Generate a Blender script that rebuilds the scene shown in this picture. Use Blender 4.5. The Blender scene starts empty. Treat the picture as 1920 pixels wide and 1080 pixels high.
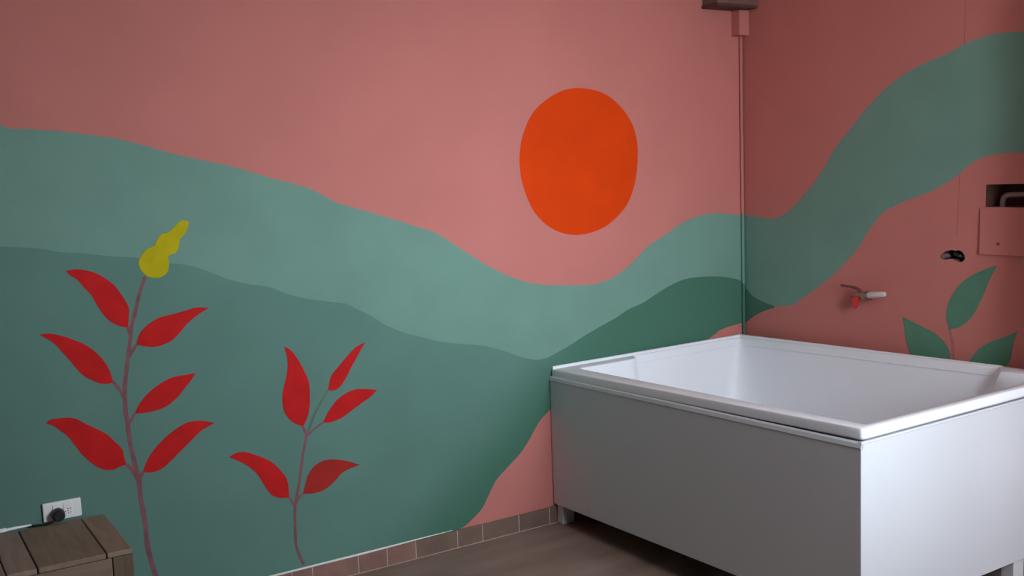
import bpy, bmesh, math, random
from mathutils import Vector, Matrix

# ------------------------------------------------------------------ camera, sky, exposure
scene = bpy.context.scene
COL = scene.collection
scene.view_settings.view_transform = 'Standard'
scene.view_settings.look = 'None'
scene.view_settings.gamma = 1.0
scene.view_settings.use_curve_mapping = False
scene.view_settings.exposure = 0.0

YAW, PITCH, ROLL, FOCAL_PX = 1.0031056, 0.1112250, -0.0365877, 1931.6006
fwd = Vector((math.cos(PITCH) * math.cos(YAW), math.cos(PITCH) * math.sin(YAW), -math.sin(PITCH)))
right = fwd.cross(Vector((0, 0, 1))).normalized()
up = right.cross(fwd)
r2 = right * math.cos(ROLL) + up * math.sin(ROLL)
u2 = -right * math.sin(ROLL) + up * math.cos(ROLL)
cam_data = bpy.data.cameras.new('camera')
cam = bpy.data.objects.new('camera', cam_data)
COL.objects.link(cam)
cam_data.sensor_fit = 'HORIZONTAL'
cam_data.sensor_width = 36.0
cam_data.lens = FOCAL_PX / 1920.0 * 36.0
cam_data.clip_start = 0.05
M = Matrix((r2, u2, -fwd)).transposed().to_4x4()
M.translation = Vector((-3.6835, -3.6436, 1.5428))
cam.matrix_world = M
scene.camera = cam

world = bpy.data.worlds.new('overcast_sky')
scene.world = world
world.use_nodes = True
bg = world.node_tree.nodes['Background']
bg.inputs['Color'].default_value = (0.80, 0.905, 1.0, 1)
bg.inputs['Strength'].default_value = 26

# room: x from -XL to 0, y from -YF to 0, z from 0 to ZC; the corner of the two painted walls is the z axis
XL, YF, ZC = 4.70, 4.30, 2.95
YW, XJ = 3.10, -2.15                     # beside the bathtub the front wall steps in to y = -YW, for x > XJ
WINDOWS = ((-1.84, -0.78, 1.02, 2.66),    # openings in that wall: x0, x1, z0, z1
           (-0.62, -0.30, 0.44, 1.00))  # low second opening, added only to brighten the tub's end panel
for x0, x1, z0, z1 in WINDOWS:            # sky light is sampled through each opening
    portal_data = bpy.data.lights.new('window_daylight', 'AREA')
    portal_data.shape = 'RECTANGLE'
    portal_data.size = x1 - x0
    portal_data.size_y = z1 - z0
    portal_data.cycles.is_portal = True
    portal = bpy.data.objects.new('window_daylight', portal_data)
    COL.objects.link(portal)
    portal.location = ((x0 + x1) / 2, -YW - 0.10, (z0 + z1) / 2)
    portal.rotation_euler = (math.radians(90), 0, 0)     # looks towards +Y, into the room

# ------------------------------------------------------------------ helpers
def tag(o, label=None, cat=None, group=None, kind=None):
    if label: o['label'] = label
    if cat: o['category'] = cat
    if group: o['group'] = group
    if kind: o['kind'] = kind
    return o

def obj(name, bm, mats, parent=None, smooth=False, origin=None):
    if origin is not None:
        bmesh.ops.translate(bm, verts=bm.verts, vec=-Vector(origin))
    bmesh.ops.recalc_face_normals(bm, faces=bm.faces)
    me = bpy.data.meshes.new(name)
    bm.to_mesh(me); bm.free()
    for m in (mats if isinstance(mats, (list, tuple)) else [mats]):
        me.materials.append(m)
    if smooth:
        for p in me.polygons: p.use_smooth = True
        try: me.set_sharp_from_angle(angle=math.radians(35))
        except Exception: pass
    o = bpy.data.objects.new(name, me)
    COL.objects.link(o)
    if origin is not None: o.location = origin
    if parent is not None:
        o.parent = parent
        o.matrix_parent_inverse = Matrix.Translation(-world_loc(parent))
    return o

def world_loc(o):
    # every object here is placed by pure translation
    v = Vector(o.location)
    return v

def empty(name, loc):
    o = bpy.data.objects.new(name, None)
    o.empty_display_size = 0.1
    COL.objects.link(o)
    o.location = loc
    return o

def box(bm, x0, x1, y0, y1, z0, z1, bevel=0.0, f=None):
    vs = [bm.verts.new((x, y, z)) for x in (x0, x1) for y in (y0, y1) for z in (z0, z1)]
    fs = [bm.faces.new([vs[i] for i in q]) for q in
          ((0, 1, 3, 2), (4, 6, 7, 5), (0, 4, 5, 1), (2, 3, 7, 6), (0, 2, 6, 4), (1, 5, 7, 3))]
    bmesh.ops.recalc_face_normals(bm, faces=fs)
    if bevel:
        es = list({e for q in fs for e in q.edges})
        r = bmesh.ops.bevel(bm, geom=es, offset=bevel, segments=2, affect='EDGES', profile=0.5)
        vs = list({v for q in r['faces'] for v in q.verts} | {v for v in vs if v.is_valid})
    if f:
        for v in vs: v.co = Vector(f(*v.co))
    return vs

def tube(bm, pts, radii, n=10, cap=True):
    pts = [Vector(p) for p in pts]
    if not isinstance(radii, (list, tuple)): radii = [radii] * len(pts)
    rings, prev = [], None
    for i, p in enumerate(pts):
        t = (pts[min(i + 1, len(pts) - 1)] - pts[max(i - 1, 0)]).normalized()
        if prev is None:
            a = Vector((0, 0, 1)) if abs(t.z) < 0.9 else Vector((1, 0, 0))
            nrm = t.cross(a).normalized()
        else:
            nrm = (prev - t * prev.dot(t)).normalized()
        prev = nrm
        b = t.cross(nrm)
        rings.append([bm.verts.new(p + (nrm * math.cos(k * 2 * math.pi / n) + b * math.sin(k * 2 * math.pi / n)) * radii[i]) for k in range(n)])
    for a, b in zip(rings, rings[1:]):
        for k in range(n):
            bm.faces.new((a[k], a[(k + 1) % n], b[(k + 1) % n], b[k]))
    if cap:
        bm.faces.new(rings[0][::-1]); bm.faces.new(rings[-1])
    return rings

def spline(pts, sub=6, closed=False):
    P = [Vector(p) for p in pts]
    n = len(P)
    out = []
    for i in range(n if closed else n - 1):
        if closed:
            a, b, c, d = P[(i - 1) % n], P[i], P[(i + 1) % n], P[(i + 2) % n]
        else:
            b, c = P[i], P[i + 1]
            a = P[i - 1] if i else b * 2 - c
            d = P[i + 2] if i + 2 < n else c * 2 - b
        # centripetal parametrisation keeps uneven spacing smooth
        t0 = 0; t1 = t0 + max((b - a).length, 1e-6) ** .5; t2 = t1 + max((c - b).length, 1e-6) ** .5; t3 = t2 + max((d - c).length, 1e-6) ** .5
        for k in range(sub):
            t = t1 + (t2 - t1) * k / sub
            A1 = a * ((t1 - t) / (t1 - t0)) + b * ((t - t0) / (t1 - t0))
            A2 = b * ((t2 - t) / (t2 - t1)) + c * ((t - t1) / (t2 - t1))
            A3 = c * ((t3 - t) / (t3 - t2)) + d * ((t - t2) / (t3 - t2))
            B1 = A1 * ((t2 - t) / (t2 - t0)) + A2 * ((t - t0) / (t2 - t0))
            B2 = A2 * ((t3 - t) / (t3 - t1)) + A3 * ((t - t1) / (t3 - t1))
            out.append(B1 * ((t2 - t) / (t2 - t1)) + B2 * ((t - t1) / (t2 - t1)))
    if not closed: out.append(P[-1])
    return out

def left_pt(q, d): return (q[0], -d, q[1])       # wall coordinates (along, up) and distance off the wall
def right_pt(q, d): return (-d, q[0], q[1])

def paint_poly(bm, pts, side, d):
    f = left_pt if side == 'L' else right_pt
    front = [bm.verts.new(f(p, d)) for p in pts]
    back = [bm.verts.new(f(p, -0.0005)) for p in pts]
    bm.faces.new(front)
    n = len(pts)
    for i in range(n):
        bm.faces.new((front[i], front[(i + 1) % n], back[(i + 1) % n], back[i]))

def leaf_outline(key):
    pts, b = OUT['leaf_' + key], BASE[key]
    a = spline(pts[:b + 1], 5)
    c = spline(pts[b:] + pts[:1], 5)
    return a + c[1:-1]

def stroke(bm, pts, w, side, d):
    q = spline(pts, 5)
    lft, rgt = [], []
    n = len(q)
    for i, p in enumerate(q):
        t = (q[min(i + 1, n - 1)] - q[max(i - 1, 0)]).normalized()
        nr = Vector((-t.y, t.x))
        ww = (w[0] + (w[1] - w[0]) * i / (n - 1)) / 2
        ww *= 1 + 0.09 * math.sin(i * 0.9 + n)
        lft.append(p + nr * ww); rgt.append(p - nr * ww)
    f = left_pt if side == 'L' else right_pt
    for i in range(n - 1):
        vs = [bm.verts.new(f(p, d)) for p in (lft[i], lft[i + 1], rgt[i + 1], rgt[i])]
        bm.faces.new(vs)
    for row in (lft, rgt):
        for i in range(n - 1):
            bm.faces.new([bm.verts.new(f(row[i], d)), bm.verts.new(f(row[i + 1], d)), bm.verts.new(f(row[i + 1], -0.0005)), bm.verts.new(f(row[i], -0.0005))])

# ------------------------------------------------------------------ materials
def mat(name, col, rough=0.7, mottle=0.06, scale=6.0, bump=0.0, bump_scale=120.0, metallic=0.0, coat=0.0, stretch=None, col2=None, spec=0.5):
    m = bpy.data.materials.new(name)
    m.use_nodes = True
    nt = m.node_tree
    b = nt.nodes['Principled BSDF']
    b.inputs['Roughness'].default_value = rough
    b.inputs['Metallic'].default_value = metallic
    b.inputs['Coat Weight'].default_value = coat
    b.inputs['Specular IOR Level'].default_value = spec
    tc = nt.nodes.new('ShaderNodeTexCoord')
    src = tc.outputs['Object']
    if stretch:
        mp = nt.nodes.new('ShaderNodeMapping')
        mp.inputs['Scale'].default_value = stretch
        nt.links.new(src, mp.inputs['Vector'])
        src = mp.outputs['Vector']
    nz = nt.nodes.new('ShaderNodeTexNoise')
    nz.inputs['Scale'].default_value = scale
    nz.inputs['Detail'].default_value = 5
    nt.links.new(src, nz.inputs['Vector'])
    rp = nt.nodes.new('ShaderNodeValToRGB')
    rp.color_ramp.elements[0].position = 0.3
    rp.color_ramp.elements[1].position = 0.7
    c2 = col2 or tuple(min(1, c * (1 + mottle)) for c in col)
    c1 = tuple(c * (1 - mottle) for c in col) if col2 is None else col
    rp.color_ramp.elements[0].color = (*c1, 1)
    rp.color_ramp.elements[1].color = (*c2, 1)
    nt.links.new(nz.outputs['Fac'], rp.inputs['Fac'])
    nt.links.new(rp.outputs['Color'], b.inputs['Base Color'])
    if bump:
        n2 = nt.nodes.new('ShaderNodeTexNoise')
        n2.inputs['Scale'].default_value = bump_scale
        n2.inputs['Detail'].default_value = 4
        nt.links.new(src, n2.inputs['Vector'])
        bp = nt.nodes.new('ShaderNodeBump')
        bp.inputs['Strength'].default_value = bump
        bp.inputs['Distance'].default_value = 0.002
        nt.links.new(n2.outputs['Fac'], bp.inputs['Height'])
        nt.links.new(bp.outputs['Normal'], b.inputs['Normal'])
    return m

def hill_mat(name, ca, cb, xa, xb):
    """paint brushed over from one green into another along the wall"""
    m = mat(name, ca, rough=0.85, mottle=0.05, scale=4.0, bump=0.12, spec=0.12)
    nt = m.node_tree
    b = nt.nodes['Principled BSDF']
    rp = next(n for n in nt.nodes if n.type == 'VALTORGB')
    tc = next(n for n in nt.nodes if n.type == 'TEX_COORD')
    sep = nt.nodes.new('ShaderNodeSeparateXYZ')
    nt.links.new(tc.outputs['Object'], sep.inputs[0])
    mr = nt.nodes.new('ShaderNodeMapRange')
    mr.interpolation_type = 'SMOOTHSTEP'
    mr.inputs['From Min'].default_value = xa
    mr.inputs['From Max'].default_value = xb
    mz = nt.nodes.new('ShaderNodeMath'); mz.operation = 'MULTIPLY_ADD'      # the brushed band runs parallel to the hill's lower edge
    nt.links.new(sep.outputs['Z'], mz.inputs[0]); mz.inputs[1].default_value = -1.07
    nt.links.new(sep.outputs['X'], mz.inputs[2])
    nt.links.new(mz.outputs[0], mr.inputs['Value'])
    mx = nt.nodes.new('ShaderNodeMix')
    mx.data_type = 'RGBA'
    nt.links.new(mr.outputs['Result'], mx.inputs['Factor'])
    nt.links.new(rp.outputs['Color'], mx.inputs[6])
    mx.inputs[7].default_value = (*cb, 1)
    nt.links.new(mx.outputs[2], b.inputs['Base Color'])
    return m

PINK = (0.56, 0.197, 0.168)
FAR_GREEN = (0.172, 0.312, 0.255)
NEAR_TEAL = (0.122, 0.235, 0.196)
FOREST = (0.068, 0.172, 0.120)
M_pink = mat('pink_wall_paint', PINK, rough=0.85, mottle=0.035, scale=3.0, bump=0.12, spec=0.12)
M_far = mat('sage_green_paint', FAR_GREEN, rough=0.85, mottle=0.05, scale=4.0, bump=0.12, spec=0.12)
M_near = hill_mat('dark_teal_paint', NEAR_TEAL, FOREST, -2.20, -1.74)
M_forest = mat('forest_green_paint', FOREST, rough=0.85, mottle=0.05, scale=4.0, bump=0.12, spec=0.12)
M_orange = mat('orange_paint', (0.71, 0.052, 0.002), rough=0.8, mottle=0.06, scale=5.0, bump=0.08, spec=0.12)
M_red = mat('red_paint', (0.54, 0.014, 0.014), rough=0.75, mottle=0.10, scale=14.0, bump=0.08, spec=0.12)
M_dullred = mat('dull_red_paint', (0.38, 0.026, 0.02), rough=0.8, mottle=0.10, scale=14.0, bump=0.08, spec=0.12)
M_yellow = mat('mustard_yellow_paint', (0.50, 0.41, 0.008), rough=0.8, mottle=0.08, scale=14.0, bump=0.08, spec=0.12)
M_stem = mat('mauve_stem_paint', (0.23, 0.095, 0.105), rough=0.85, mottle=0.18, scale=20.0, spec=0.12)
M_stemgreen = mat('olive_stem_paint', (0.12, 0.17, 0.12), rough=0.85, mottle=0.15, scale=20.0, spec=0.12)
M_stempink = mat('faint_stem_paint', (0.44, 0.165, 0.155), rough=0.85, mottle=0.10, scale=20.0, spec=0.12)
M_leafgreen = mat('leaf_green_paint', (0.105, 0.250, 0.170), rough=0.85, mottle=0.06, scale=10.0, bump=0.08, spec=0.12)
M_tile = mat('terracotta_tile', (0.255, 0.128, 0.100), rough=0.6, mottle=0.16, scale=12.0, bump=0.25, bump_scale=60.0)
M_tile2 = mat('brown_tile', (0.175, 0.108, 0.080), rough=0.6, mottle=0.16, scale=12.0, bump=0.25, bump_scale=60.0)
M_grout = mat('tile_grout', (0.46, 0.36, 0.31), rough=0.9, mottle=0.1, scale=30.0)
M_caulk = mat('white_caulk', (0.82, 0.80, 0.77), rough=0.6, mottle=0.04, scale=30.0)
M_floor = mat('brown_floor', (0.22, 0.150, 0.122), rough=0.55, scale=3.5, stretch=(0.7, 3.0, 1.0), col2=(0.33, 0.235, 0.195), bump=0.15, bump_scale=14.0)
M_ceiling = mat('ceiling_paint', (0.72, 0.67, 0.64), rough=0.9, mottle=0.02)
M_back = mat('beige_wall_paint', (0.60, 0.53, 0.49), rough=0.9, mottle=0.03)
M_plaster = mat('broken_plaster', (0.085, 0.07, 0.06), rough=1.0, mottle=0.4, scale=40.0, bump=0.8, bump_scale=60.0)
M_niche = mat('niche_brick', (0.11, 0.045, 0.035), rough=1.0, mottle=0.3, scale=30.0, bump=0.6, bump_scale=50.0)
M_pipe = mat('old_pipe', (0.23, 0.13, 0.13), rough=0.5, mottle=0.15, scale=30.0)
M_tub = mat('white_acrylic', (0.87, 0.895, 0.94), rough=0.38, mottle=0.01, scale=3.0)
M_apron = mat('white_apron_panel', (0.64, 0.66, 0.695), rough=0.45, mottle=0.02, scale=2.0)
M_legw = mat('white_leg_metal', (0.72, 0.72, 0.74), rough=0.4, mottle=0.03)
M_white = mat('white_plastic', (0.90, 0.90, 0.88), rough=0.35, mottle=0.02)
M_black = mat('black_plastic', (0.014, 0.015, 0.017), rough=0.45, mottle=0.1)
M_redplastic = mat('red_plastic', (0.52, 0.03, 0.025), rough=0.4, mottle=0.06)
M_offwhite = mat('off_white_plastic', (0.66, 0.57, 0.54), rough=0.4, mottle=0.03)
M_seam = mat('dirty_pink_seam', (0.47, 0.160, 0.138), rough=0.9, mottle=0.10, scale=20.0, spec=0.12)
M_boxdark = mat('dark_brown_board', (0.085, 0.038, 0.03), rough=0.7, mottle=0.15, scale=10.0)
M_brass = mat('dull_brass', (0.30, 0.21, 0.16), rough=0.45, mottle=0.15, scale=40.0, metallic=0.5)
M_rust = mat('dark_red_lever', (0.16, 0.045, 0.04), rough=0.5, mottle=0.1)
M_wood = [mat('crate_wood_%d' % i, c, rough=0.75, scale=5.0, stretch=(9.0, 1.0, 9.0), col2=tuple(k * 1.45 for k in c), bump=0.35, bump_scale=14.0)
          for i, c in enumerate([(0.26, 0.18, 0.125), (0.21, 0.148, 0.105), (0.27, 0.19, 0.15)])]
M_woodlight = mat('pale_crate_wood', (0.21, 0.145, 0.10), rough=0.75, scale=5.0, stretch=(1.0, 9.0, 9.0), col2=(0.28, 0.20, 0.145), bump=0.3, bump_scale=14.0)
M_cratepost = mat('brown_crate_wood', (0.125, 0.082, 0.05), rough=0.75, scale=5.0, stretch=(9.0, 9.0, 1.0), col2=(0.18, 0.12, 0.075), bump=0.3, bump_scale=14.0)
M_box = mat('dull_brown_wood', (0.15, 0.075, 0.065), rough=0.7, scale=6.0, stretch=(1.0, 6.0, 6.0), col2=(0.21, 0.11, 0.095))
M_frame = mat('window_frame_white', (0.7, 0.7, 0.7), rough=0.4, mottle=0.02)
M_ground = mat('courtyard_concrete', (0.30, 0.29, 0.27), rough=0.95, mottle=0.1, scale=1.5)

# ------------------------------------------------------------------ painted outlines, metres on each wall (along, up)
OUT = {
 'far_hill_top': [(-3.3754,1.7631),(-3.3018,1.7562),(-3.2566,1.7528),(-3.2362,1.7429),(-3.1719,1.7382),(-3.0841,1.7313),(-2.9941,1.7184),(-2.9109,1.7052),(-2.8546,1.6906),(-2.783,1.6684),(-2.7096,1.6468),(-2.6087,1.6224),(-2.5361,1.6049),(-2.475,1.5864),(-2.3943,1.56),(-2.2946,1.5312),(-2.2209,1.5049),(-2.1407,1.4599),(-2.0695,1.4353),(-1.9844,1.4083),(-1.8972,1.3795),(-1.8014,1.3461),(-1.7163,1.3162),(-1.6101,1.2493),(-1.5145,1.1875),(-1.4373,1.1431),(-1.3755,1.1124),(-1.2871,1.0795),(-1.1883,1.058),(-1.0866,1.0469),(-0.9413,1.0379),(-0.8663,1.0459),(-0.7722,1.0781),(-0.6843,1.132),(-0.6126,1.1846),(-0.5222,1.2232),(-0.4115,1.2752),(-0.2987,1.306),(-0.174,1.315),(-0.0662,1.3023),(0.0001,1.2942)],
 'far_hill_top_r': [(-0.0001,1.2942),(-0.0918,1.2904),(-0.183,1.2817),(-0.2443,1.2953),(-0.3045,1.3292),(-0.3687,1.3828),(-0.4314,1.4391),(-0.5026,1.5214),(-0.5621,1.6018),(-0.639,1.6752),(-0.7135,1.7501),(-0.7678,1.7945),(-0.8297,1.8408),(-0.9155,1.887),(-1.0066,1.9202),(-1.1021,1.9443),(-1.1788,1.9727),(-1.2531,1.9902),(-1.3323,1.9964),(-1.4228,1.9891),(-1.5165,1.9767),(-1.6442,1.9495)],
 'ribbon_bottom': [(-1.6546,1.5362),(-1.526,1.5452),(-1.4315,1.5486),(-1.3615,1.5485),(-1.2822,1.5391),(-1.2155,1.5139),(-1.1625,1.4701),(-1.108,1.4394),(-1.036,1.4044),(-0.9447,1.3756),(-0.8761,1.3495),(-0.8144,1.319),(-0.7695,1.2767),(-0.7238,1.222),(-0.6865,1.1666),(-0.6294,1.1093),(-0.561,1.046),(-0.4703,0.9793),(-0.3869,0.9277),(-0.3225,0.8848),(-0.2569,0.8697),(-0.2066,0.8617)],
 'near_top_r': [(0.0052,0.9597),(-0.0337,0.9167),(-0.0748,0.8937),(-0.1328,0.8768),(-0.1965,0.8647)],
 'near_bottom_r': [(-0.1964,0.8544),(-0.1612,0.8447),(-0.096,0.819),(-0.0379,0.787),(0.0083,0.7623)],
 'near_top': [(-3.4077,1.3842),(-3.3337,1.3741),(-3.2458,1.3646),(-3.1678,1.3529),(-3.1151,1.3394),(-3.0473,1.3296),(-2.9548,1.3129),(-2.8666,1.3002),(-2.8139,1.285),(-2.7606,1.274),(-2.728,1.2691),(-2.6899,1.2593),(-2.6517,1.2442),(-2.614,1.2259),(-2.578,1.2079),(-2.5403,1.1927),(-2.502,1.1798),(-2.4476,1.1679),(-2.4037,1.1558),(-2.3486,1.1287),(-2.2806,1.1055),(-2.2226,1.0915),(-2.1634,1.0789),(-2.1154,1.0684),(-2.0677,1.0406),(-2.0131,1.01),(-1.9766,0.9828),(-1.9206,0.9501),(-1.8568,0.922),(-1.7915,0.8994),(-1.7115,0.873),(-1.6292,0.8545),(-1.545,0.8393),(-1.488,0.8249),(-1.4115,0.7978),(-1.3529,0.7713),(-1.2932,0.7495),(-1.2553,0.7394),(-1.201,0.7389),(-1.1374,0.757),(-1.0727,0.7786),(-0.9903,0.8119),(-0.8982,0.8448),(-0.8129,0.8726),(-0.7345,0.9051),(-0.6553,0.9245),(-0.5653,0.9607),(-0.4921,0.9887),(-0.3993,1.0121),(-0.3051,1.0167),(-0.18,1.0089),(-0.0915,0.9941),(-0.0317,0.9765),(-0.0052,0.9605)],
 'near_bottom': [(-0.0083,0.7641),(-0.0533,0.761),(-0.1255,0.7532),(-0.1745,0.7429),(-0.2031,0.7278),(-0.3083,0.6933),(-0.6107,0.6167),(-0.9237,0.5856),(-1.1314,0.5389),(-1.2071,0.4945),(-1.2447,0.4655),(-1.2992,0.3958),(-1.3527,0.3398),(-1.4151,0.2949),(-1.477,0.2462),(-1.5191,0.1857),(-1.5505,0.1405),(-1.6007,0.1041),(-1.64,0.0828),(-1.7185,0.0629)],
 'leaf_tall_0': [(-3.1004,1.2752),(-3.067,1.2786),(-3.0397,1.2727),(-3.0102,1.2616),(-2.9811,1.2417),(-2.9523,1.214),(-2.9331,1.1832),(-2.9183,1.1539),(-2.9106,1.1276),(-2.9139,1.0999),(-2.9177,1.0659),(-2.939,1.0721),(-2.9667,1.0879),(-2.9844,1.105),(-3.0014,1.1319),(-3.0156,1.161),(-3.0276,1.1884),(-3.0487,1.2165),(-3.0675,1.2429),(-3.089,1.2607)],
 'leaf_tall_1': [(-2.6395,1.1054),(-2.685,1.1114),(-2.7269,1.1038),(-2.7734,1.0956),(-2.8117,1.0893),(-2.8479,1.0725),(-2.8742,1.051),(-2.8881,1.0294),(-2.8961,1.0046),(-2.8733,0.9967),(-2.8365,0.9896),(-2.8061,0.9937),(-2.7774,1.0046),(-2.7503,1.0264),(-2.7226,1.0548),(-2.6953,1.0755),(-2.668,1.0924)],
 'leaf_tall_2': [(-3.1964,1.0742),(-3.1739,1.0753),(-3.1452,1.0682),(-3.1121,1.0545),(-3.0856,1.0401),(-3.0524,1.0186),(-3.0263,0.9914),(-3.0049,0.962),(-2.9886,0.9242),(-2.9806,0.8886),(-2.9942,0.8829),(-3.0201,0.8866),(-3.0451,0.9003),(-3.0717,0.9204),(-3.0949,0.9512),(-3.1133,0.9812),(-3.1338,1.0111),(-3.1542,1.0397),(-3.1774,1.0597)],
 'leaf_tall_3': [(-2.702,0.8791),(-2.744,0.8774),(-2.7837,0.8748),(-2.8238,0.8602),(-2.868,0.8318),(-2.8981,0.8016),(-2.9197,0.7666),(-2.8939,0.7644),(-2.8518,0.7662),(-2.8159,0.7742),(-2.7786,0.7963),(-2.7475,0.827),(-2.72,0.8566)],
 'leaf_tall_4': [(-3.2011,0.7801),(-3.1872,0.7885),(-3.158,0.7891),(-3.124,0.7855),(-3.1025,0.7761),(-3.0814,0.7591),(-3.0432,0.7324),(-3.0144,0.7097),(-2.9886,0.6777),(-2.9687,0.6492),(-2.9645,0.6179),(-2.9585,0.5944),(-2.9795,0.5914),(-3.0033,0.5848),(-3.0312,0.5901),(-3.0555,0.6057),(-3.0765,0.6274),(-3.0993,0.6576),(-3.119,0.6923),(-3.1364,0.7224),(-3.1589,0.7477),(-3.1792,0.7672)],
 'leaf_tall_5': [(-2.6485,0.6901),(-2.6831,0.7026),(-2.7195,0.7078),(-2.7489,0.7058),(-2.7862,0.6895),(-2.8312,0.6599),(-2.8653,0.6288),(-2.8887,0.5979),(-2.9074,0.557),(-2.8781,0.5514),(-2.8458,0.5564),(-2.8121,0.5782),(-2.7701,0.6118),(-2.7314,0.6427),(-2.7003,0.6676),(-2.6735,0.6801)],
 'leaf_short_0': [(-2.3718,0.9348),(-2.347,0.9167),(-2.3216,0.8781),(-2.2998,0.833),(-2.2848,0.7901),(-2.2825,0.7419),(-2.2874,0.6913),(-2.2987,0.652),(-2.3182,0.6226),(-2.3471,0.6376),(-2.3734,0.664),(-2.3886,0.6969),(-2.3914,0.7345),(-2.3854,0.774),(-2.3726,0.8126),(-2.3628,0.8583),(-2.3637,0.8987)],
 'leaf_short_1': [(-2.0458,0.9107),(-2.0821,0.8977),(-2.1249,0.8648),(-2.1637,0.8283),(-2.1929,0.7978),(-2.2087,0.7465),(-2.1909,0.7405),(-2.1648,0.7488),(-2.1374,0.7762),(-2.113,0.8146),(-2.0845,0.8562)],
 'leaf_short_2': [(-2.0055,0.7169),(-2.0581,0.7281),(-2.103,0.7311),(-2.1444,0.7197),(-2.1826,0.6959),(-2.2138,0.6608),(-2.2378,0.6231),(-2.2017,0.6207),(-2.1608,0.6297),(-2.1188,0.6511),(-2.0686,0.6768),(-2.0335,0.6944)],
 'leaf_short_3': [(-2.6047,0.5551),(-2.5811,0.5653),(-2.5503,0.5649),(-2.4998,0.5427),(-2.4491,0.5098),(-2.4143,0.4689),(-2.3924,0.4301),(-2.3876,0.3606),(-2.4261,0.3675),(-2.4546,0.3839),(-2.481,0.4263),(-2.5043,0.4729),(-2.5384,0.5107),(-2.5728,0.5369)],
 'leaf_short_4': [(-2.096,0.4322),(-2.1471,0.4566),(-2.2035,0.4741),(-2.2431,0.476),(-2.2774,0.4645),(-2.3071,0.435),(-2.3337,0.3636),(-2.2896,0.3569),(-2.25,0.3614),(-2.2089,0.3833),(-2.1668,0.4163)],
 'flower': [(-2.6908,1.414),(-2.6965,1.3871),(-2.708,1.3697),(-2.7245,1.3527),(-2.7285,1.3323),(-2.7403,1.3099),(-2.7663,1.3002),(-2.767,1.2731),(-2.7726,1.2478),(-2.794,1.2302),(-2.8215,1.2287),(-2.8432,1.237),(-2.8614,1.2576),(-2.868,1.2836),(-2.8577,1.3082),(-2.8364,1.3295),(-2.8109,1.3405),(-2.7993,1.3627),(-2.7833,1.377),(-2.763,1.3809),(-2.7416,1.3976),(-2.7227,1.4145),(-2.7057,1.42)],
 'sun': [(-0.9712,1.8967),(-0.8423,1.8744),(-0.7465,1.8128),(-0.6854,1.7357),(-0.662,1.6578),(-0.6604,1.5868),(-0.6792,1.4806),(-0.7233,1.3898),(-0.7888,1.3291),(-0.8708,1.2842),(-0.994,1.2624),(-1.079,1.2726),(-1.1612,1.3083),(-1.2323,1.373),(-1.277,1.4619),(-1.2986,1.5554),(-1.2952,1.6344),(-1.2747,1.7064),(-1.2232,1.7916),(-1.1481,1.8481),(-1.0642,1.8855)],
 'leaf_g_0': [(-1.3327,1.1232),(-1.2744,1.1009),(-1.2193,1.0719),(-1.1725,1.0341),(-1.1395,0.9878),(-1.1206,0.9378),(-1.1187,0.8934),(-1.1314,0.8526),(-1.1747,0.8661),(-1.2217,0.9037),(-1.2536,0.9542),(-1.2759,1.0032),(-1.3022,1.0646)],
 'leaf_g_1': [(-0.9146,0.8822),(-0.9543,0.8678),(-1.0062,0.8504),(-1.0623,0.8294),(-1.1074,0.7988),(-1.1325,0.7618),(-1.1405,0.705),(-1.0639,0.6762),(-0.9974,0.6805),(-0.9553,0.7254),(-0.9312,0.7824),(-0.9229,0.8277)],
 'leaf_g_2': [(-1.4184,0.8755),(-1.3685,0.8489),(-1.3152,0.8257),(-1.2653,0.7917),(-1.2379,0.7578),(-1.2195,0.7291),(-1.2152,0.6934),(-1.2808,0.6899),(-1.3486,0.7169),(-1.3879,0.7521),(-1.4001,0.8085),(-1.4081,0.8472)],
 'stem_green': [(-1.1313,0.8548),(-1.1457,0.7989),(-1.1498,0.7418),(-1.158,0.6674),(-1.1613,0.6011)],
 'stem_green_b1': [(-1.1405,0.705),(-1.158,0.6674)],
 'stem_green_b2': [(-1.2152,0.6934),(-1.1606,0.65)],
 'stem_tall': [(-2.8497,1.2345),(-2.8691,1.1884),(-2.8817,1.1491),(-2.8924,1.1116),(-2.9071,1.0671),(-2.9149,1.0219),(-2.9235,0.9767),(-2.9318,0.9371),(-2.938,0.9009),(-2.9454,0.8574),(-2.9475,0.7852),(-2.9448,0.7305),(-2.9404,0.6566),(-2.9312,0.5889),(-2.9228,0.5341),(-2.9212,0.4709),(-2.9138,0.3889),(-2.9104,0.2879),(-2.893,0.1867),(-2.8801,0.1267),(-2.8765,0.1002)],
 'stem_tall_b0': [(-2.9186,1.0665),(-2.9127,1.0401)],
 'stem_tall_b1': [(-2.8959,1.0048),(-2.9068,0.9895),(-2.9242,0.9676)],
 'stem_tall_b2': [(-2.9807,0.8884),(-2.9653,0.8622),(-2.9479,0.8243)],
 'stem_tall_b3': [(-2.9199,0.7658),(-2.9319,0.7471),(-2.945,0.7268)],
 'stem_tall_b4': [(-2.9583,0.5939),(-2.9447,0.5744),(-2.9246,0.5345)],
 'stem_tall_b5': [(-2.9077,0.5569),(-2.9231,0.5304)],
 'stem_short': [(-2.2997,0.5951),(-2.3074,0.5737),(-2.3181,0.5384),(-2.3328,0.4729),(-2.348,0.3991),(-2.3661,0.3302),(-2.3694,0.2997),(-2.3731,0.2171),(-2.3713,0.1623),(-2.359,0.1195),(-2.3481,0.0895)],
 'stem_short_b0': [(-2.3192,0.6231),(-2.3084,0.5925),(-2.3126,0.5581)],
 'stem_short_b1': [(-2.2087,0.7462),(-2.2441,0.6977),(-2.2725,0.6546),(-2.2997,0.5951)],
 'stem_short_b2': [(-2.2377,0.6241),(-2.269,0.6065),(-2.3002,0.5869)],
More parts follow.
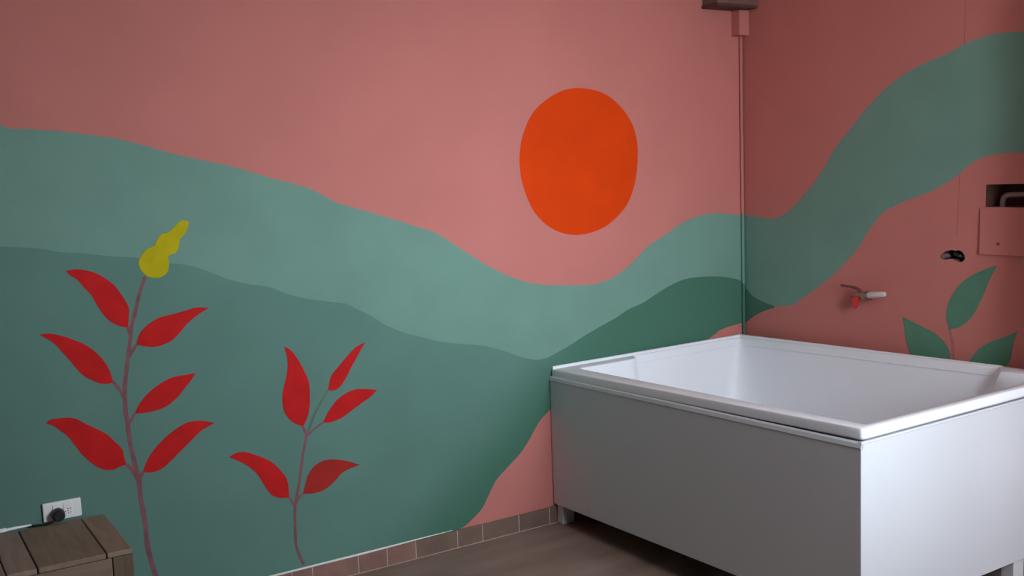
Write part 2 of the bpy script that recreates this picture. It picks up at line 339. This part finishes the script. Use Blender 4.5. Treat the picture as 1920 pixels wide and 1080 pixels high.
 'stem_short_b3': [(-2.3883,0.3617),(-2.3717,0.3251)],
 'stem_short_b4': [(-2.3331,0.365),(-2.3509,0.352),(-2.3663,0.3261)],
 'hole': [(-1.0913,1.1515),(-1.108,1.1652),(-1.127,1.1724),(-1.1554,1.1715),(-1.1765,1.1725),(-1.1929,1.1563),(-1.1955,1.1395),(-1.1817,1.1282),(-1.1583,1.1313),(-1.1369,1.1387),(-1.1084,1.133),(-1.0939,1.1387)],
}
BASE = {'tall_0': 10, 'tall_1': 8, 'tall_2': 9, 'tall_3': 6, 'tall_4': 11, 'tall_5': 8, 'short_0': 8, 'short_1': 5, 'short_2': 6, 'short_3': 7, 'short_4': 6, 'g_0': 7, 'g_1': 6, 'g_2': 6}

SHADE_PIER_X, SHADE_PIER_Y = 0.225, 1.73               # how far the added shading pier stands out, where it starts
LEGS = ((-1.147, -0.037), (-1.147, -1.610), (-0.336, -1.626), (-0.336, -0.037))
# ------------------------------------------------------------------ the room
bm = bmesh.new(); box(bm, -XL - 0.2, 0.25, -YF - 0.2, 0.2, -0.15, 0)
tag(obj('floor', bm, M_floor), 'brown floor in front of the white bathtub', 'floor', kind='structure')
bm = bmesh.new(); box(bm, -XL - 0.2, 0.25, -YF - 0.2, 0.2, ZC, ZC + 0.15)
tag(obj('ceiling', bm, M_ceiling), 'plain ceiling above the painted room', 'ceiling', kind='structure')
bm = bmesh.new(); box(bm, -XL - 0.2, 0.25, 0, 0.2, 0, ZC)
wall_left = tag(obj('wall_left', bm, M_pink), 'pink wall painted with green hills and an orange sun', 'wall', kind='structure')
bm = bmesh.new(); box(bm, -XL - 0.2, -XL, -YF - 0.2, 0, 0, ZC)
tag(obj('wall_back', bm, M_back), 'plain wall behind the photographer', 'wall', kind='structure')
# front wall with the window and the added low opening
bm = bmesh.new()
box(bm, -XL, XJ, -YF - 0.2, -YF, 0, ZC); box(bm, XJ, XJ + 0.2, -YF - 0.2, -YW - 0.2, 0, ZC)
xs = [XJ] + [v for w in WINDOWS for v in w[:2]] + [0.25]
for k in range(0, len(xs), 2): box(bm, xs[k], xs[k + 1], -YW - 0.2, -YW, 0, ZC)
for x0, x1, z0, z1 in WINDOWS:
    box(bm, x0, x1, -YW - 0.2, -YW, 0, z0); box(bm, x0, x1, -YW - 0.2, -YW, z1, ZC)
tag(obj('wall_front', bm, M_back), 'plain wall holding the daylight window and an added low opening', 'wall', kind='structure')
for k, (x0, x1, z0, z1) in enumerate(WINDOWS):
    bm = bmesh.new()
    t = 0.045
    bars = [(x0, x0 + t, z0, z1), (x1 - t, x1, z0, z1), (x0 + t, x1 - t, z0, z0 + t), (x0 + t, x1 - t, z1 - t, z1)]
    if k == 0: bars.append(((x0 + x1) / 2 - 0.03, (x0 + x1) / 2 + 0.03, z0 + t, z1 - t))
    for q in bars: box(bm, q[0], q[1], -YW - 0.06, -YW - 0.01, q[2], q[3])
    tag(obj('window_%d' % (k + 1), bm, M_frame), ('large white framed window opposite the mural', 'small low white framed opening added to brighten the bathtub end')[k], 'window', kind='structure')
bm = bmesh.new(); box(bm, -20, 16, -30, -YF - 0.2, -0.5, -0.3); box(bm, XJ + 0.2, 16, -YF - 0.2, -YW - 0.2, -0.5, -0.3)
tag(obj('ground', bm, M_ground), 'pale concrete ground outside the window', 'ground', kind='structure')

# right wall: one slab with the broken hole and the pipe niche let into it
NICHE = [(-1.282, 1.432), (-1.475, 1.4335), (-1.475, 1.3455), (-1.281, 1.346)]
hole = [tuple(q) for q in spline(OUT['hole'], 3, closed=True)]
rnd = random.Random(4)
hole = [(a + rnd.uniform(-.0012, .0012), b + rnd.uniform(-.0012, .0012)) for a, b in hole]
bm = bmesh.new()
edges = []
loops = []
for pts in ([(0, 0), (-YW, 0), (-YW, ZC), (0, ZC)], hole, NICHE):
    vs = [bm.verts.new((0, a, b)) for a, b in pts]
    loops.append(vs)
    edges += [bm.edges.new((vs[i], vs[(i + 1) % len(vs)])) for i in range(len(vs))]
bmesh.ops.triangle_fill(bm, use_beauty=True, edges=edges, normal=(-1, 0, 0))
for vs, dep, mi in ((loops[0], 0.25, 0), (loops[1], 0.07, 1), (loops[2], 0.13, 2)):
    bk = [bm.verts.new((dep, v.co.y, v.co.z)) for v in vs]
    n = len(vs)
    for i in range(n):
        f = bm.faces.new((vs[i], vs[(i + 1) % n], bk[(i + 1) % n], bk[i])); f.material_index = mi
    f = bm.faces.new(bk); f.material_index = mi
wall_right = tag(obj('wall_right', bm, [M_pink, M_plaster, M_niche]), 'pink wall with a sage green ribbon behind the bathtub', 'wall', kind='structure')

# unseen pier added past the tub to darken the right wall's far edge
bm = bmesh.new(); box(bm, -SHADE_PIER_X, 0, -1.88, -SHADE_PIER_Y, 0, ZC)
tag(obj('added_shade_pier', bm, M_pink), 'unseen pink pier added past the bathtub to shade the right wall', 'wall', kind='structure')

# ------------------------------------------------------------------ mural on the left wall
far_top = spline(OUT['far_hill_top']); near_top = spline(OUT['near_top'])
lead_f = [Vector((-XL, far_top[0].y + 0.05)), Vector((-4.0, far_top[0].y + 0.03))]
lead_n = [Vector((-XL, near_top[0].y + 0.04)), Vector((-4.0, near_top[0].y + 0.02))]
end = Vector((0.0, far_top[-1].y))
bm = bmesh.new()
under = [Vector((q.x, q.y - 0.03)) for q in lead_n + near_top][::-1]
paint_poly(bm, lead_f + far_top[:-1] + [end, Vector((0.0, under[0].y))] + under[1:], 'L', 0.0006)
tag(obj('painted_hill', bm, M_far, wall_left), 'pale sage green hill painted under the orange sun')
bm = bmesh.new()
low = spline(OUT['near_bottom'])
paint_poly(bm, lead_n + near_top[:-1] + [Vector((0.0, near_top[-1].y)), Vector((0.0, low[0].y))] + low[1:-1] + [Vector((low[-1].x, 0.06)), Vector((-XL, 0.06))], 'L', 0.0012)
tag(obj('painted_hill', bm, M_near, wall_left), 'dark teal hill painted low on the wall')
bm = bmesh.new()
paint_poly(bm, spline(OUT['sun'], 5, closed=True), 'L', 0.0010)
tag(obj('painted_sun', bm, M_orange, wall_left), 'solid orange oval sun')

def plant(prefix, side, wall, stems, leaves, m_leaf, m_stem, label, leaf_mats={}, d=0.0018):
    bm = bmesh.new()
    for i, (k, w) in enumerate(stems): stroke(bm, OUT[k], w, side, d - 0.00007 * i)
    root = obj('painted_plant', bm, m_stem, wall)
    tag(root, label)
    for k in leaves:
        b2 = bmesh.new()
        paint_poly(b2, leaf_outline(k), side, d + 0.0006)
        obj('leaf', b2, leaf_mats.get(k, m_leaf), root)
    return root

p1 = plant('tall', 'L', wall_left,
           [('stem_tall', (0.011, 0.017)), ('stem_tall_b0', (.010, .012)), ('stem_tall_b1', (.009, .014)), ('stem_tall_b2', (.010, .012)), ('stem_tall_b3', (.010, .010)), ('stem_tall_b4', (.012, .014)), ('stem_tall_b5', (.013, .013))],
           ['tall_%d' % i for i in range(6)], M_red, M_stem, 'tall painted plant with six red leaves and a yellow flower')
bm = bmesh.new()
paint_poly(bm, spline(OUT['flower'], 5, closed=True), 'L', 0.0026)
tag(obj('flower', bm, M_yellow, p1), 'mustard yellow bud at the top of the stem')
p2 = plant('short', 'L', wall_left,
           [('stem_short', (0.010, 0.011)), ('stem_short_b0', (.010, .008)), ('stem_short_b2', (.007, .008)), ('stem_short_b3', (.006, .008)), ('stem_short_b4', (.008, .010))],
           ['short_%d' % i for i in range(5)], M_red, M_stem, 'short painted plant with five red leaves', {'short_4': M_dullred})
bm = bmesh.new(); stroke(bm, OUT['stem_short_b1'], (0.007, 0.011), 'L', 0.0016)
tag(obj('stem_branch', bm, M_stemgreen, p2), 'thin olive green side stem')

# ------------------------------------------------------------------ mural on the right wall
rt, rb = spline(OUT['far_hill_top_r']), spline(OUT['ribbon_bottom'])
nr_, nb = spline(OUT['near_top_r']), spline(OUT['near_bottom_r'])
bm = bmesh.new()
poly = [Vector((0.0, rt[0].y))] + rt[1:] + [Vector((-SHADE_PIER_Y - 0.01, rt[-1].y - 0.02)), Vector((-SHADE_PIER_Y - 0.01, rb[0].y))] + rb + [Vector((q.x, q.y)) for q in nr_[::-1]][1:-1] + [Vector((0.0, nr_[0].y))]
paint_poly(bm, poly, 'R', 0.0006)
tag(obj('painted_ribbon', bm, M_far, wall_right), 'sage green ribbon of hill climbing to the upper right')
bm = bmesh.new()
paint_poly(bm, [Vector((0.0, nr_[0].y))] + nr_[1:] + nb[:-1] + [Vector((0.0, nb[-1].y))], 'R', 0.0012)
tag(obj('painted_hill', bm, M_forest, wall_right), 'small dark green tip of the hill at the corner')
plant('g', 'R', wall_right, [('stem_green', (.012, .016)), ('stem_green_b1', (.012, .012)), ('stem_green_b2', (.012, .012))], ['g_0', 'g_1', 'g_2'], M_leafgreen, M_stempink, 'painted plant with three dark green leaves rising behind the bathtub', d=0.0010)
# faint plaster seam running down the wall, above and below the ribbon
for za, zb, ya, yb in ((2.60, 1.95, -1.193, -1.182), (1.487, 1.235, -1.170, -1.1595)):
    bm = bmesh.new()
    vs = []
    for yy, z in ((ya, za), (yb, zb)):
        vs.append([bm.verts.new((dx, yy + dy, z)) for dx, dy in ((0.001, 0.0035), (-0.0003, 0.003), (-0.0003, -0.003), (0.001, -0.0035))])
    for i in range(3): bm.faces.new((vs[0][i], vs[0][i + 1], vs[1][i + 1], vs[1][i]))
    bm.faces.new(vs[0]); bm.faces.new(vs[1])
    obj('plaster_seam', bm, M_seam, wall_right)

# niche pipe, cover panel, hole fitting
bm = bmesh.new()
tube(bm, [(0.035, -1.329, 1.33), (0.035, -1.329, 1.365), (0.035, -1.333, 1.381), (0.035, -1.345, 1.390), (0.035, -1.37, 1.3915), (0.035, -1.47, 1.3945)], 0.0105, 12)
tag(obj('niche_pipe', bm, M_pipe, wall_right, smooth=True), 'bent water pipe inside the niche')
cover = empty('access_panel', (0, -1.36, 1.16))
tag(cover, 'pink painted access panel below the pipe niche', 'panel')
bm = bmesh.new(); box(bm, -0.0065, -0.0004, -1.475, -1.262, 1.163, 1.3425, 0.0015)
for v in bm.verts:                          # the cover stands off the wall a little at its lower outer corner
    if v.co.x < -0.003 and v.co.z < 1.2: v.co.x -= 0.004 if v.co.y > -1.36 else 0.009
obj('cover', bm, M_pink, cover)
bm = bmesh.new(); tube(bm, [(-0.004, -1.3424, 1.2062), (-0.0150, -1.3424, 1.2062)], 0.0055, 12)
obj('screw', bm, M_rust, cover)
bm = bmesh.new(); tube(bm, [(0.06, -1.103, 1.1475), (-0.004, -1.103, 1.1475)], [0.0095, 0.0095], 12)
tag(obj('pipe_stub', bm, M_pipe, wall_right, smooth=True), 'pale pipe end at the edge of the broken hole')
bm = bmesh.new(); tube(bm, [(0.05, -1.12, 1.152), (0.02, -1.14, 1.158), (0.015, -1.165, 1.15), (0.03, -1.185, 1.142)], 0.009, 10)
tag(obj('cable_sleeve', bm, M_black, wall_right, smooth=True), 'black sleeve inside the broken hole')

# ------------------------------------------------------------------ baseboard of tiles
bm = bmesh.new(); box(bm, -XL, -0.02, -0.0108, 0.0, 0, 0.0745)
base = tag(obj('baseboard_left', bm, M_grout), 'row of brown tiles along the foot of the painted wall', 'baseboard', kind='structure')
joints = [-4.62, -4.44, -4.26, -4.08, -3.90, -3.72, -3.54, -3.36, -3.18, -3.0, -2.82, -2.64, -2.52, -2.399, -2.317, -2.127, -2.002, -1.874, -1.680, -1.558, -1.375, -1.2145, -1.03, -0.85, -0.67, -0.49, -0.31, -0.13, -0.02]
rnd = random.Random(7)
for i, (a, b) in enumerate(zip(joints, joints[1:])):
    bm = bmesh.new()
    top = 0.0755 + rnd.uniform(-0.0015, 0.0015) + (0.002 if a > -1.9 else 0)
    box(bm, a + 0.0025, b - 0.0025, -0.0126 + rnd.uniform(-0.0006, 0.0006), -0.006, 0.004, top, 0.0012)
    obj('tile', bm, M_tile if a < -1.9 else M_tile2, base)
bm = bmesh.new()
tube(bm, [(-XL, -0.009, 0.0775), (-2.46, -0.009, 0.0775), (-2.1, -0.0095, 0.078), (-1.95, -0.009, 0.079), (-1.84, -0.008, 0.080), (-1.70, -0.005, 0.0795)], [.0045, .0042, .0045, .0036, .003, .0012], 8)
tag(obj('caulk_bead', bm, M_caulk, base), 'white line of caulk on top of the tiles')

# ------------------------------------------------------------------ bathtub
X0, X1, Y0, Y1 = -1.1775, -0.0454, -0.0120, -1.6700
H, HP, HB = 0.713, 0.6705, 0.1007
TY, TX, TYY = -0.0089493, 0.0110, -0.0262
def T(x, y, z):
    c, s = math.cos(TY), math.sin(TY)
    dx, dy = x - X1, y - Y0
    k = 1.0 if z > 0.05 else 0.0                    # feet stand level on the floor
    return (X1 + c * dx - s * dy, Y0 + s * dx + c * dy, z + k * (TX * dx + TYY * dy))

tub = empty('bathtub', (-0.62, -0.84, 0))
tag(tub, 'large white rectangular bathtub on short legs in the corner of the room', 'bathtub')

def sstep(v, a, b):
    u = min(1, max(0, (v - a) / (b - a)))
    return u * u * (3 - 2 * u)
def rounded(a0, a1, b0, b1, r, n=6, m=28):
    out = []
    cs = ((a1 - r, b1 - r, 0), (a0 + r, b1 - r, 90), (a0 + r, b0 + r, 180), (a1 - r, b0 + r, 270))
    for i, (cx, cy, st) in enumerate(cs):
        arc = [(cx + r * math.cos(math.radians(st + 90 * k / n)), cy + r * math.sin(math.radians(st + 90 * k / n))) for k in range(n + 1)]
        out += arc
        nx, ny, ns = cs[(i + 1) % 4]
        e = (nx + r * math.cos(math.radians(ns)), ny + r * math.sin(math.radians(ns)))
        out += [(arc[-1][0] + (e[0] - arc[-1][0]) * k / m, arc[-1][1] + (e[1] - arc[-1][1]) * k / m) for k in range(1, m)]
    return out
def outer(ins, r): return rounded(X0 + ins, X1 - ins, Y1 + ins, Y0 - ins, r)
XR, YR = -0.745, -1.400                       # where the wide corner decks end and the basin reaches the wall lip
def inner(e, r, fade=1.0):
    a0, a1, b0, b1 = X0 + 0.066 + e, X1 - 0.016 - e, Y1 + 0.034 + e, Y0 - 0.016 - e
    out = []
    for x, y in rounded(a0, a1, b0, b1, r):
        wl = 1 - sstep(x, a0, a0 + 0.25); wt = sstep(y, b1 - 0.12, b1 - 0.01); wr = sstep(x, a1 - 0.12, a1 - 0.01)
        q = (y - Y1) / (Y0 - Y1)
        nx = x + wl * (-0.020 + 0.040 * q)
        ny = y - wt * fade * 0.070 * (1 - sstep(x, XR - 0.03, XR + 0.01))
        nx -= wr * fade * 0.070 * (1 - sstep(y, YR - 0.03, YR + 0.01))
        out.append((nx, ny))
    return out
def drop(y): return -0.012 * (y - Y1) / (Y0 - Y1)

bm = bmesh.new()
rings = []
for dz, pts in ((-0.036, outer(0.030, 0.010)), (-0.036, outer(0.004, 0.012)), (-0.031, outer(0.0, 0.014)), (-0.009, outer(0.0, 0.014)), (-0.0025, outer(0.0025, 0.014)), (0.0, outer(0.009, 0.012)),
                (0.0, inner(0.0, 0.014)), (-0.002, inner(0.003, 0.015)), (-0.010, inner(0.006, 0.018)), (-0.06, inner(0.014, 0.04)), (-0.15, inner(0.030, 0.085, 0.8)), (-0.28, inner(0.052, 0.13, 0.4)),
                (-0.38, inner(0.075, 0.17, 0.1)), (-0.44, inner(0.11, 0.19, 0)), (-0.465, inner(0.16, 0.19, 0)), (-0.475, inner(0.22, 0.18, 0))):
    rings.append([bm.verts.new(T(x, y, H + dz + drop(y))) for x, y in pts])
for a, b in zip(rings, rings[1:]):
    n = len(a)
    for k in range(n): bm.faces.new((a[k], a[(k + 1) % n], b[(k + 1) % n], b[k]))
bm.faces.new(rings[-1])
obj('basin', bm, M_tub, tub, smooth=True)
# thin raised lip along the two walls
def edge_piece(name, pts_fn, s0, s1, prof):
    bm = bmesh.new()
    rows = [[bm.verts.new(T(*pts_fn(s0 + (s1 - s0) * k / 6, off, dz))) for off, dz in prof] for k in range(7)]
    for a, b in zip(rows, rows[1:]):
        for i in range(len(prof) - 1): bm.faces.new((a[i], a[i + 1], b[i + 1], b[i]))
    bm.faces.new(rows[0]); bm.faces.new(rows[-1])
    return obj(name, bm, M_tub, tub, smooth=True)
lip = [(0.0, -0.02), (0.0, -0.002), (0.002, 0.0), (0.010, 0.0), (0.013, -0.003), (0.014, -0.02)]
edge_piece('back_lip', lambda s, o, dz: (s, Y0 - o, H + dz), X0 + 0.004, X1, lip)
edge_piece('back_lip', lambda s, o, dz: (X1 - o, s, H + dz), Y0, -1.400, lip)

# side panels with a moulded ledge along the top
def panel(name, along, label):
    pn = bmesh.new()
    if along == 'y':
        box(pn, X0 - 0.0075, X0 + 0.006, Y1 + 0.001, Y0 - 0.002, HB, HP - 0.018, 0.0018, T)
    else:
        box(pn, X0 - 0.0072, X1 - 0.002, Y1 + 0.0005, Y1 + 0.014, HB, HP - 0.004, 0.0018, T)
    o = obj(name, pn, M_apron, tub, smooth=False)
    tag(o, label)
    lg = bmesh.new()
    if along == 'y':
        prof = [(X0 + 0.004, HP - 0.022), (X0 - 0.0080, HP - 0.021), (X0 - 0.0105, HP - 0.017), (X0 - 0.0070, HP - 0.004), (X0 - 0.0020, HP), (X0 + 0.004, HP)]
        rows = [[lg.verts.new(T(a, s, z)) for a, z in prof] for s in (Y0 - 0.001, Y1 + 0.0005)]
    else:
        prof = [(Y1 + 0.012, HP - 0.006), (Y1 - 0.0005, HP - 0.006), (Y1 - 0.0015, HP - 0.004), (Y1 + 0.001, HP + 0.001), (Y1 + 0.012, HP + 0.001)]
        rows = [[lg.verts.new(T(s, a, z)) for a, z in prof] for s in (X0 - 0.006, X1 - 0.002)]
    n = len(prof)
    for i in range(n): lg.faces.new((rows[0][i], rows[0][(i + 1) % n], rows[1][(i + 1) % n], rows[1][i]))
    lg.faces.new(rows[0]); lg.faces.new(rows[1])
    obj('ledge', lg, M_apron, o)
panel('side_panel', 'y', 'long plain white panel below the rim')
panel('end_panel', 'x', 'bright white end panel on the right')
for lx, ly in LEGS:
    bm = bmesh.new()
    box(bm, lx - 0.024, lx + 0.038, ly - 0.024, ly + 0.024, 0.0, 0.30, 0.003, T)
    obj('leg', bm, M_legw, tub)

# ------------------------------------------------------------------ things on the walls
# outlet with plug
outlet = empty('wall_outlet', (-3.175, 0, 0.448))
tag(outlet, 'white horizontal wall outlet plate just above the wooden crate', 'outlet')
bm = bmesh.new(); box(bm, -3.2345, -3.1155, -0.011, -0.0005, 0.4495, 0.5125, 0.003)
obj('plate', bm, M_white, outlet, smooth=False)
bm = bmesh.new()
for cx in (-3.1905, -3.158):
    box(bm, cx - 0.014, cx + 0.014, -0.0135, -0.010, 0.4585, 0.5035, 0.001)
obj('socket_module', bm, M_white, outlet)
bm = bmesh.new()
for dx, dz in ((-3.166, 0.4745), (-3.158, 0.4838), (-3.158, 0.4765), (-3.158, 0.469), (-3.171, 0.468), (-3.1505, 0.4835), (-3.1505, 0.470)):
    tube(bm, [(dx, -0.0125, dz), (dx, -0.0138, dz)], 0.0018, 8)
obj('socket_holes', bm, M_black, outlet)
plug = empty('power_plug', (-3.1906, -0.014, 0.4712))
tag(plug, 'round black plug pushed into the white wall outlet', 'plug')
bm = bmesh.new(); tube(bm, [(-3.1906, -0.0138, 0.4712), (-3.1906, -0.020, 0.4712), (-3.1906, -0.040, 0.4715), (-3.1906, -0.046, 0.4715)], [0.0215, 0.0215, 0.0195, 0.015], 20)
obj('plug_body', bm, M_black, plug, smooth=True)
bm = bmesh.new()
tube(bm, [tuple(v) for v in spline([(-3.198, -0.034, 0.462), (-3.2085, -0.036, 0.4555), (-3.222, -0.034, 0.4505), (-3.236, -0.028, 0.4488), (-3.252, -0.022, 0.4487), (-3.272, -0.017, 0.4487)], 4)], 0.0037, 10)
obj('cord', bm, M_black, plug, smooth=True)
cable = empty('white_cable', (-3.36, -0.02, 0.446))
tag(cable, 'white cable lying against the wall at the back of the wooden crate', 'cable')
bm = bmesh.new(); tube(bm, [tuple(v) for v in spline([(-3.60, -0.020, 0.4515), (-3.45, -0.018, 0.4512), (-3.37, -0.016, 0.4512), (-3.33, -0.013, 0.4518), (-3.272, -0.008, 0.4505)], 5)], [0.0052] * 15 + [0.0052, 0.005, 0.0045, 0.004, 0.0035, 0.003], 10)
obj('cable_sheath', bm, M_white, cable, smooth=True)
bm = bmesh.new(); tube(bm, [(-3.375, -0.0165, 0.4525), (-3.372, -0.0165, 0.4525), (-3.350, -0.015, 0.4527), (-3.347, -0.015, 0.4527)], [.0055, .0075, .0075, .0055], 12)
obj('connector', bm, M_white, cable, smooth=True)

# valve on the right wall
valve = empty('water_valve', (0, -0.74, 0.95))
tag(valve, 'small water valve with red cap and white plug on the pink wall', 'valve')
bm = bmesh.new()
tube(bm, [(0.002, -0.742, 0.958), (-0.006, -0.742, 0.958), (-0.0065, -0.742, 0.958), (-0.045, -0.742, 0.958)], [0.021, 0.021, 0.0125, 0.0125], 14)
tube(bm, [(-0.034, -0.690, 0.960), (-0.034, -0.772, 0.966)], [0.010, 0.012], 12)
obj('body', bm, M_brass, valve, smooth=True)
bm = bmesh.new(); tube(bm, [(-0.034, -0.766, 0.9655), (-0.034, -0.771, 0.966), (-0.036, -0.815, 0.972), (-0.037, -0.848, 0.976), (-0.037, -0.852, 0.9765)], [.0135, .0155, .0130, .0110, .008], 14)
tag(obj('plug_end', bm, M_offwhite, valve, smooth=True), 'white plastic plug')
bm = bmesh.new(); tube(bm, [(-0.036, -0.700, 0.955), (-0.036, -0.700, 0.951), (-0.036, -0.698, 0.925), (-0.036, -0.696, 0.905), (-0.036, -0.696, 0.9)], [.017, .0215, .0165, .009, .005], 14)
tag(obj('cap', bm, M_redplastic, valve, smooth=True), 'red cap')
bm = bmesh.new(); tube(bm, [tuple(v) for v in spline([(-0.034, -0.727, 0.968), (-0.032, -0.716, 0.982), (-0.031, -0.695, 0.990), (-0.031, -0.66, 0.9945), (-0.031, -0.618, 0.9975)], 4)], [0.0085] * 5 + [0.007] * 6 + [0.0055] * 6, 10)
tag(obj('lever', bm, M_rust, valve, smooth=True), 'thin dark red lever')

# box, trunking and conduit in the corner
wb = empty('corner_shelf_box', (-0.13, -0.05, 2.27))
tag(wb, 'dull brown wooden box fixed high in the corner of the walls', 'box')
bm = bmesh.new(); box(bm, -0.252, -0.001, -0.100, -0.001, 2.284, 2.50, 0.003)
obj('body', bm, M_box, wb)
bm = bmesh.new(); box(bm, -0.258, -0.001, -0.106, -0.001, 2.270, 2.284, 0.002)
obj('bottom_board', bm, M_boxdark, wb)
trunk = empty('cable_trunking', (-0.03, -0.03, 2.15))
tag(trunk, 'pink painted trunking and thin conduit running down the wall corner', 'trunking')
bm = bmesh.new(); box(bm, -0.066, -0.0005, -0.053, -0.0005, 2.152, 2.2695, 0.003)
obj('trunking_cover', bm, M_pink, trunk)
bm = bmesh.new()
cz = [2.153, 1.306, 0.962, 0.70]
for i in range(3):
    nf = len(bm.faces)
    tube(bm, [(-0.0135, -0.0085, cz[i]), (-0.0150, -0.0085, (cz[i] + cz[i + 1]) / 2), (-0.0150, -0.0085, cz[i + 1])], 0.0078, 10)
    bm.faces.ensure_lookup_table()
    for f in bm.faces[nf:]: f.material_index = i
tag(obj('conduit', bm, [M_pink, M_far, M_forest], trunk, smooth=True), 'thin conduit painted over in the wall colours')

# ------------------------------------------------------------------ wooden crate
crate = empty('wooden_crate', (-3.33, -0.24, 0))
tag(crate, 'brown wooden plank crate against the wall below the outlet', 'crate')
CT, CX1, CX0, CY0, CY1 = 0.4445, -3.045, -3.640, -0.016, -0.430
seams = [CX1, -3.1215, -3.3135, -3.397, -3.52, CX0]
rnd = random.Random(11)
for i, (b, a) in enumerate(zip(seams, seams[1:])):
    bm = bmesh.new()
    box(bm, a + 0.002, b - 0.002, CY1 + rnd.uniform(0.0, 0.004), CY0 - rnd.uniform(0, .004), CT - 0.018, CT - rnd.uniform(0, 0.0015), 0.003)
    obj('plank', bm, M_wood[i % 3], crate)
for i in range(3):
    z1 = CT - 0.020 - i * 0.140
    for (xa, xb, ya, yb, m) in ((CX0 + 0.004, CX1 - 0.062, CY1 + 0.004, CY1 + 0.018, M_woodlight), (CX0 + 0.004, CX1 - 0.062, CY0 - 0.018, CY0 - 0.004, M_woodlight),
                                (CX1 - 0.018, CX1 - 0.004, CY1 + 0.06, CY0 - 0.06, M_cratepost), (CX0 + 0.004, CX0 + 0.018, CY1 + 0.06, CY0 - 0.06, M_cratepost)):
        bm = bmesh.new(); box(bm, xa, xb, ya, yb, z1 - 0.125, z1, 0.002)
        obj('slat', bm, m, crate)
for xa, xb in ((CX1 - 0.060, CX1 - 0.001), (CX0 + 0.001, CX0 + 0.060)):
    for ya, yb in ((CY1 + 0.001, CY1 + 0.058), (CY0 - 0.058, CY0 - 0.001)):
        bm = bmesh.new(); box(bm, xa, xb, ya, yb, 0.0, CT - 0.019, 0.003)
        obj('corner_post', bm, M_cratepost, crate)
